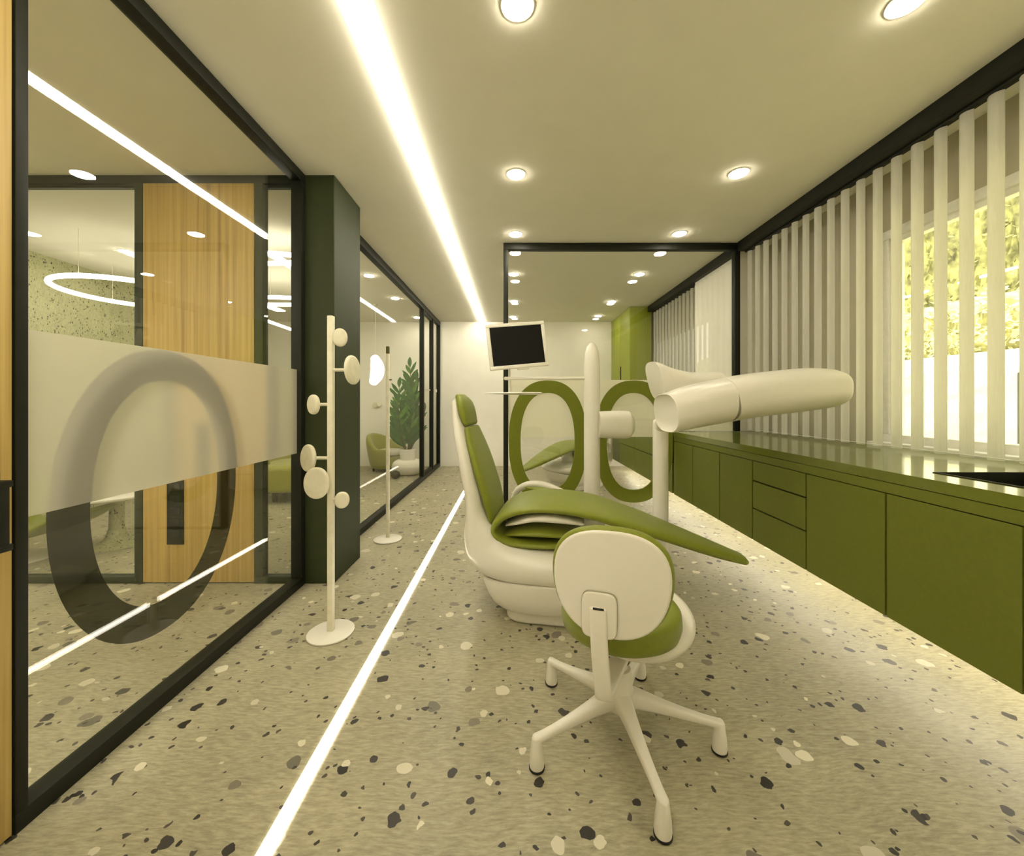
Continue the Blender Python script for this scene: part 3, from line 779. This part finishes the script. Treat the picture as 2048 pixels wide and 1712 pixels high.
# ------------------------------------------------------------------ stool
sx_, sy_ = .38, 1.41
t = thing('dental_stool', 'white five legged stool with olive seat and round white back in the foreground', 'stool', (sx_, sy_, 0))
c0 = Vector((sx_, sy_, 0))
hub = MB().lathe(c0, [(.036, .095), (.048, .105), (.054, .13), (.050, .165), (.045, .19), (.044, .235), (.040, .243), (.031, .245)], 32); hub.build('hub', M_white, t, 50)
for k in range(5):
    a = math.radians(132+k*72-.5); d = Vector((math.cos(a), math.sin(a), 0)); lat = Vector((-d.y, d.x, 0))
    pts = [(.025, .140, .034, .034), (.07, .137, .027, .030), (.14, .125, .021, .022), (.22, .112, .017, .016), (.29, .102, .015, .013), (.333, .097, .016, .013)]
    st = [tuple(c0+d*p[0]+Vector((0, 0, p[1])))+(p[2], p[3]) for p in pts]
    lg = MB(); spine(lg, st, lat, 3.0, 20, 4, 0, .8); leg = lg.build('leg', M_white, t, 50)
    e0 = c0+d*.333
    ft = MB(); ft.lathe(e0, [(.0235, .008), (.0245, .02), (.0225, .05), (.0185, .08), (.0165, .098), (.012, .108), (.004, .111)], 24)
    ft.build('foot', M_white, leg, 50)
    gl = MB(); gl.lathe(e0, [(.0225, 0), (.0258, .003), (.0258, .008), (.022, .009)], 24); gl.build('glide', M_rubber, leg, 50)
MB().lathe(c0, [(.030, .19), (.030, .32)], 28).build('gas_column', M_whitem, t, 50)
MB().lathe(c0, [(.033, .262), (.036, .266), (.036, .284), (.033, .288)], 28).build('collar', M_rubber, t, 50)
mech = MB(); mech.box((sx_-.07, sy_-.08, .325), (sx_+.07, sy_+.08, .375), .015, 3); mech.build('seat_plate', M_white, t, 40)
lv = MB(); lv.tube([(sx_+.03, sy_-.02, .345), (sx_+.11, sy_-.05, .335), (sx_+.13, sy_-.055, .328)], [.010, .009, .012], 12); lv.build('lever', M_white, t, 50)
# seat: a thick dished cushion
def seat_rings(cx, cy, z0, z1, r, dish):
    prof = [(.55, z0), (.86, z0+.006), (.97, z0+.022), (1.0, (z0+z1)/2), (.985, z1-.014), (.94, z1-.002), (.86, z1), (.6, z1-dish*.7), (.3, z1-dish)]
    return [[Vector((cx+r*k*math.cos(2*PI*j/56), cy+r*.97*k*math.sin(2*PI*j/56), z)) for j in range(56)] for k, z in prof]
MB().rings(seat_rings(sx_+.005, sy_+.01, .376, .475, .212, .02)).build('seat', M_green, t, 60)
# crescent shaped white side support
cr = MB(); puck(cr, .212, .212, .052, 2.0, 64, .48, Matrix.Translation((.452, 1.472, .376)) @ Matrix.Rotation(.17, 4, 'X') @ Matrix.Rotation(-.05, 4, 'Y'))
cr.build('side_support', M_white, t, 60)
MB().box((sx_+.06, sy_-.035, .352), (sx_+.25, sy_+.035, .368), .006).build('side_bracket', M_white, t, 40)
# backrest
ar_ = math.radians(17); bc_ = Vector((.291, 1.175, .654))
nf = Vector((-math.sin(ar_), -math.cos(ar_), .06)).normalized()          # outward, towards the camera
xa_ = Vector((math.cos(ar_), -math.sin(ar_), 0)); za_ = xa_.cross(nf)*-1
za_ = nf.cross(xa_)
if za_.z < 0: za_ = -za_
def frame(org):
    m = Matrix.Identity(4)
    for i in range(3): m[i][0] = xa_[i]; m[i][1] = za_[i]; m[i][2] = nf[i]; m[i][3] = org[i]
    return m
def bshape(hw, hh, n=56):
    """wider above, narrowing slightly below"""
    out = []
    for a, b in sup(hw, hh, 2.45, n):
        out.append((a*(1+.06*b/hh-.05*max(0, -b/hh)), b))
    return out
def bpuck(hw, hh, th, off, rnd):
    mb = MB(); r = th*rnd; rs = []
    pr = [(r*(1-math.sin(a)), r*(1-math.cos(a))) for a in (0, .4, .8, 1.2, PI/2)]
    F_ = frame(bc_+nf*off)
    def bow(x): return -.09*x*x/hw     # the shell curves round the sitter's back
    for i, z in pr+[(i, th-z) for i, z in reversed(pr)]:
        rs.append([F_ @ Vector((a, b, z+bow(a))) for a, b in bshape(hw-i, hh-i)])
    last = [(a, b) for a, b in bshape(hw, hh)]
    return mb.rings(rs)
bpuck(.173, .157, .018, 0, .5).build('back_shell', M_white, t, 50)
bpuck(.183, .166, .034, -.034, .5).build('back_pad', M_green, t, 50)
F_ = frame(bc_+nf*.012)
bp = MB(); puck(bp, .052, .066, .012, 5, 40, .35, F_ @ Matrix.Translation((-.032, -.090, 0))); bp.build('back_bracket', M_white, t, 45)
bp = MB(); puck(bp, .0535, .0675, .0075, 5, 40, .2, F_ @ Matrix.Translation((-.032, -.090, 0))); bp.build('bracket_seam', M_seam, t, 45)
wp = lambda x, z, o: F_ @ Vector((x, z, o))
p0 = wp(-.035, -.070, .012); p1 = wp(-.030, -.18, .012)
bpath = [p0, p1, Vector((p1.x+.01, p1.y+.004, .36)), Vector((p1.x+.02, p1.y+.022, .315)), Vector((p1.x+.045, p1.y+.09, .300)), Vector((sx_, sy_-.03, .305))]
st = [tuple(p)+(.025 if i < 4 else .03, .012) for i, p in enumerate(bpath)]
bs = MB(); spine(bs, st, xa_, 5, 24, 5, .3, 0); bs.build('back_post', M_white, t, 45)
sm = MB(); sm.box((-.016, -.003, 0), (.016, .003, .004), .001); sm.xform(F_ @ Matrix.Translation((-.033, -.066, .0215))); sm.build('latch', M_rubber, t, 0)

# ------------------------------------------------------------------ coat stands
def disc(mb, c, r, nrm, th=.022, rv=None):
    nrm = Vector(nrm).normalized(); q_ = nrm.to_track_quat('Z', 'Y').to_matrix().to_4x4()
    puck(mb, r, rv or r, th, 2.1, 36, .48, Matrix.Translation(Vector(c)-nrm*th/2) @ q_)
    return mb
kx, ky = -.951, 2.026
t = thing('coat_stand', 'bone coloured coat stand with six round knobs before the dark column', 'coat stand', (kx, ky, 0))
MB().lathe((kx, ky, 0), [(.112, 0), (.115, .003), (.115, .009), (.108, .013), (.02, .016)], 48).build('base', M_white, t, 50)
MB().box((kx-.0145, ky-.0145, .012), (kx+.0145, ky+.0145, at(0, 632, ky).z), .003, 2).build('pole', M_bone, t, 40)
for (px, py__, r, rv, nrm, dy) in ((680, 675, .036, .048, (.45, -1, .1), -.02), (705, 740, .074, .076, (1, -.08, .05), 0), (627, 809, .050, .052, (-.55, -.83, 0), 0),
                              (616.5, 916, .068, .071, (-.58, -.81, .05), 0), (633, 966, .070, .080, (-.15, -1, .05), -.045), (684, 1000, .036, .043, (.5, -1, 0), -.02)):
    c = at(px, py__, ky+dy); nrm = Vector(nrm)
    kb = MB(); disc(kb, c, r, nrm, .024, rv); knob = kb.build('knob', M_bone, t, 50)
    hub_ = Vector((kx, ky, c.z)); s_ = MB()
    s_.tube([hub_+(c-hub_).normalized()*.013, c-nrm.normalized()*.008 if dy == 0 else c+Vector((0, .008, 0))], .0085, 12); s_.build('stem', M_bone, knob, 50, local=False)
k2x, k2y = -1.10, 3.40
t = thing('coat_stand', 'slim bone coloured pole stand without knobs beyond the dark column', 'coat stand', (k2x, k2y, 0))
MB().lathe((k2x, k2y, 0), [(.116, 0), (.119, .003), (.119, .009), (.110, .014), (.02, .022)], 48).build('base', M_white, t, 50)
MB().box((k2x-.0135, k2y-.0135, .014), (k2x+.0135, k2y+.0135, 1.62), .003, 2).build('pole', M_bone, t, 40)
MB().box((k2x-.013, k2y-.013, 1.62), (k2x+.013, k2y+.013, 1.685), .003, 2).build('pole_cap', M_stem, t, 40)
MB().tube([(k2x+.008, k2y, 1.394), (k2x+.034, k2y, 1.394)], .006, 10).build('peg', M_stem, t, 50)

# ------------------------------------------------------------------ furniture of the left rooms
def armchair(name, label, c, rz, s, cushion=True, grp=None):
    t = thing(name, label, 'armchair', c, rz, grp)
    # tub: swept wall round the back and sides
    mb = MB(); rs = []
    for k in range(25):
        a = math.radians(-38+k*(256/24)); h = .42+.30*max(0, math.sin(a))**.8
        hh_ = h/2
        cx_, cy_ = .36*math.cos(a), .33*math.sin(a)
        rad = Vector((math.cos(a), math.sin(a), 0))
        rs.append([(Vector((cx_, cy_, .07+hh_))+rad*u*(.9 if v < 0 else 1.0)+Vector((0, 0, v))+rad*(.05*v/hh_))*s for u, v in sup(.065, hh_, 3.2, 20)])
    mb.rings(rs); mb.build('tub', M_olivef, t, 60, local=True)
    mb = MB(); puck(mb, .31*s, .30*s, .24*s, 3.4, 36, .2, Matrix.Translation((0, -.04*s, .09*s))); mb.build('seat', M_olivef, t, 50, local=True)
    if cushion:
        mb = MB(); puck(mb, .26*s, .25*s, .12*s, 3.6, 36, .45, Matrix.Translation((0, -.06*s, .33*s))); mb.build('cushion', M_white, t, 50, local=True)
    for ax, ay in ((-.2, -.2), (.2, -.2), (-.2, .2), (.2, .2)):
        mb = MB(); mb.lathe((ax*s, ay*s, 0), [(.02*s, 0), (.026*s, .10*s)], 16); mb.build('leg', M_soil, t, 50, local=True)
    return t
armchair('tub_armchair', 'small olive tub armchair with white cushion below the wall hook', (-2.23, 6.87, 0), math.radians(75), .82)
armchair('tub_armchair', 'large olive lounge armchair seen between the oak door and the column', (-2.72, 5.05, 0), math.radians(20), 1.35, False)
# shell lounge chair at the far left
t = thing('shell_lounge_chair', 'low olive shell lounge chair at the far left behind the glass', 'lounge chair', (-3.62, 2.98, 0))
b = MB(); spine(b, [(-4.25, 2.98, .62, .25, .02), (-4.12, 2.98, .40, .27, .025), (-3.92, 2.98, .235, .28, .032), (-3.70, 2.98, .205, .28, .035), (-3.45, 2.98, .27, .27, .03), (-3.28, 2.98, .36, .24, .02)], (0, 1, 0), 3, 28)
b.build('shell', M_green, t, 60)
MB().lathe((-3.78, 2.98, 0), [(.2, 0), (.2, .015), (.05, .03), (.045, .185)], 28).build('pedestal', M_whitem, t, 50)
# pedestal table
tp = at(229, 1100, 3.3); 
t = thing('pedestal_table', 'white round table on a flared terrazzo pedestal behind the left glass', 'table', (-3.36, 3.3, 0))
MB().lathe((-3.36, 3.3, 0), [(.19, 0), (.13, .015), (.075, .06), (.052, .14), (.048, .28), (.048, .40)], 32).build('pedestal', M_stonewall, t, 60)
MB().lathe((-3.36, 3.3, 0), [(.05, .40), (.30, .405), (.33, .42), (.33, .432), (.32, .44)], 48).build('table_top', M_white, t, 50)
# plant
pc = Vector((-1.765, 6.47, 0))
t = thing('potted_plant', 'tall leafy green plant in a white pot behind the second glass wall', 'plant', pc)
b = MB(); puck(b, .25, .22, .25, 2.6, 40, .45, Matrix.Translation(pc)); b.build('planter', M_whitem, t, 60)
MB().lathe(pc, [(.11, .2), (.125, .24), (.13, .42), (.118, .424), (.11, .40)], 32).build('pot', M_white, t, 50)
MB().lathe(pc, [(.112, .385), (.111, .403)], 24).build('soil', M_soil, t, 0)
rnd = random.Random(11)
fol = MB(); fol2 = MB(); stems = MB()
def leaf(mb, p, d, up, ln, wd):
    d = d.normalized(); s = d.cross(up).normalized(); n = s.cross(d).normalized(); rows = []
    for k in range(7):
        q = k/6; w_ = wd*math.sin(PI*(q*.93+.04))**.8; c = p+d*ln*q+n*(-.22*ln*q*q)
        rows.append([c-s*w_+n*.18*w_, c, c+s*w_+n*.18*w_])
    v = [[mb.bm.verts.new(x) for x in r] for r in rows]
    for i in range(6):
        for j in range(2): mb.bm.faces.new((v[i][j], v[i][j+1], v[i+1][j+1], v[i+1][j]))
stalks = [(0, 0, 1.38, 0), (.35, .10, 1.15, 1), (PI-.3, .12, 1.05, 1), (-.9, .12, .85, 1), (PI+.8, .14, .8, 1), (.1, .22, .62, 1), (1.6, .14, 1.0, 1), (2.6, .24, .5, 1)]
for si, (a, lean, hgt, _) in enumerate(stalks):
    base = pc+Vector((.04*math.cos(a), .04*math.sin(a), .40)); tip = base+Vector((math.cos(a)*lean, math.sin(a)*lean*.8, hgt))
    pts = [base.lerp(tip, q)+Vector((math.cos(a), math.sin(a), 0))*(.03*math.sin(PI*q)) for q in [i/8 for i in range(9)]]
    stems.tube(pts, [.013-.001*i for i in range(9)], 8)
    nl = int(hgt*10.5)
    for j in range(nl):
        q = .10+.88*j/nl; i = min(7, int(q*8)); p = pts[i].lerp(pts[i+1], q*8-i); ax = (pts[i+1]-pts[i]).normalized()
        for sgn_ in (-1, 1):
            sd = Vector((1, rnd.uniform(-.9, .9), 0)).normalized()
            d = sd*sgn_*rnd.uniform(.55, .8)+ax*rnd.uniform(.8, 1.1)
            if (p.x+d.normalized().x*.3) > -1.50: d.x *= .15
            nrm = Vector((rnd.uniform(-.3, .3), -1, rnd.uniform(.1, .6)))
            leaf(fol if rnd.random() < .75 else fol2, p, d, nrm, rnd.uniform(.26, .36)*(1.15-.5*q), rnd.uniform(.028, .042)*(1.15-.4*q))
    leaf(fol, pts[-1], Vector((rnd.uniform(-.1, .1), 0, 1)), Vector((0, -1, .2)), .17, .035)
f_o = fol.build('foliage', M_leaf, t, 0)
f_p = fol2.build('foliage', M_leafp, t, 0)
for p in list(f_o.data.polygons)+list(f_p.data.polygons): p.use_smooth = True
stems.build('stem', M_stem, t, 60)
tag(MB().lathe((-1.86, 6.12, 0), [(.02, 0), (.06, .02), (.075, .06), (.06, .10), (.02, .122)], 24).build('dark_stone', M_soil, None, 60), 'dark round stone on the floor beside the white planter', 'stone')
t = thing('wall_hook', 'small white heart shaped hook on the back wall', 'hook', (-2.55, YB, 1.13))
b = MB(); disc(b, (-2.585, YB-.03, 1.14), .055, (-.2, -1, 0), .025); b.build('hook_plate', M_bone, t, 50)
b = MB(); disc(b, (-2.51, YB-.045, 1.155), .045, (.6, -1, .3), .025); b.build('hook_lobe', M_bone, t, 50)
b = MB(); b.tube([(-2.55, YB-.001, 1.14), (-2.55, YB-.05, 1.14)], .02, 12); b.build('peg', M_bone, t, 50)

# ------------------------------------------------------------------ sky, sun
wd = bpy.data.worlds.new('daylight'); S.world = wd; wd.use_nodes = True
nt = wd.node_tree; bg = nt.nodes['Background']; bg.inputs[0].default_value = (1.0, .97, .82, 1); bg.inputs[1].default_value = 4.0
sun = bpy.data.lights.new('sun', 'SUN'); sun.energy = 16.0; sun.color = (1, .95, .80); sun.angle = .02
so = bpy.data.objects.new('sun', sun); COL.objects.link(so)
so.rotation_euler = Vector((.45, .18, -.87)).to_track_quat('-Z', 'Y').to_euler()

# ------------------------------------------------------------------ camera
cd = bpy.data.cameras.new('camera'); co = bpy.data.objects.new('camera', cd); COL.objects.link(co)
co.location = (0, 0, EYE); co.rotation_euler = (PI/2, 0, 0)
cd.sensor_fit = 'HORIZONTAL'; cd.sensor_width = 36.0; cd.lens = 36.0*F/2048.0
cd.shift_x = -(VX-1024)/2048.0; cd.shift_y = -(856-VY)/2048.0
cd.clip_start = .02
S.camera = co
S.view_settings.view_transform = 'Standard'; S.view_settings.look = 'None'
S.view_settings.exposure = -0.04; S.view_settings.gamma = 1.0
S.view_settings.use_curve_mapping = False
S.cycles.use_denoising = True
S.cycles.max_bounces = 10; S.cycles.diffuse_bounces = 5; S.cycles.glossy_bounces = 4
S.cycles.transmission_bounces = 10; S.cycles.transparent_max_bounces = 24
S.cycles.sample_clamp_indirect = 6.0
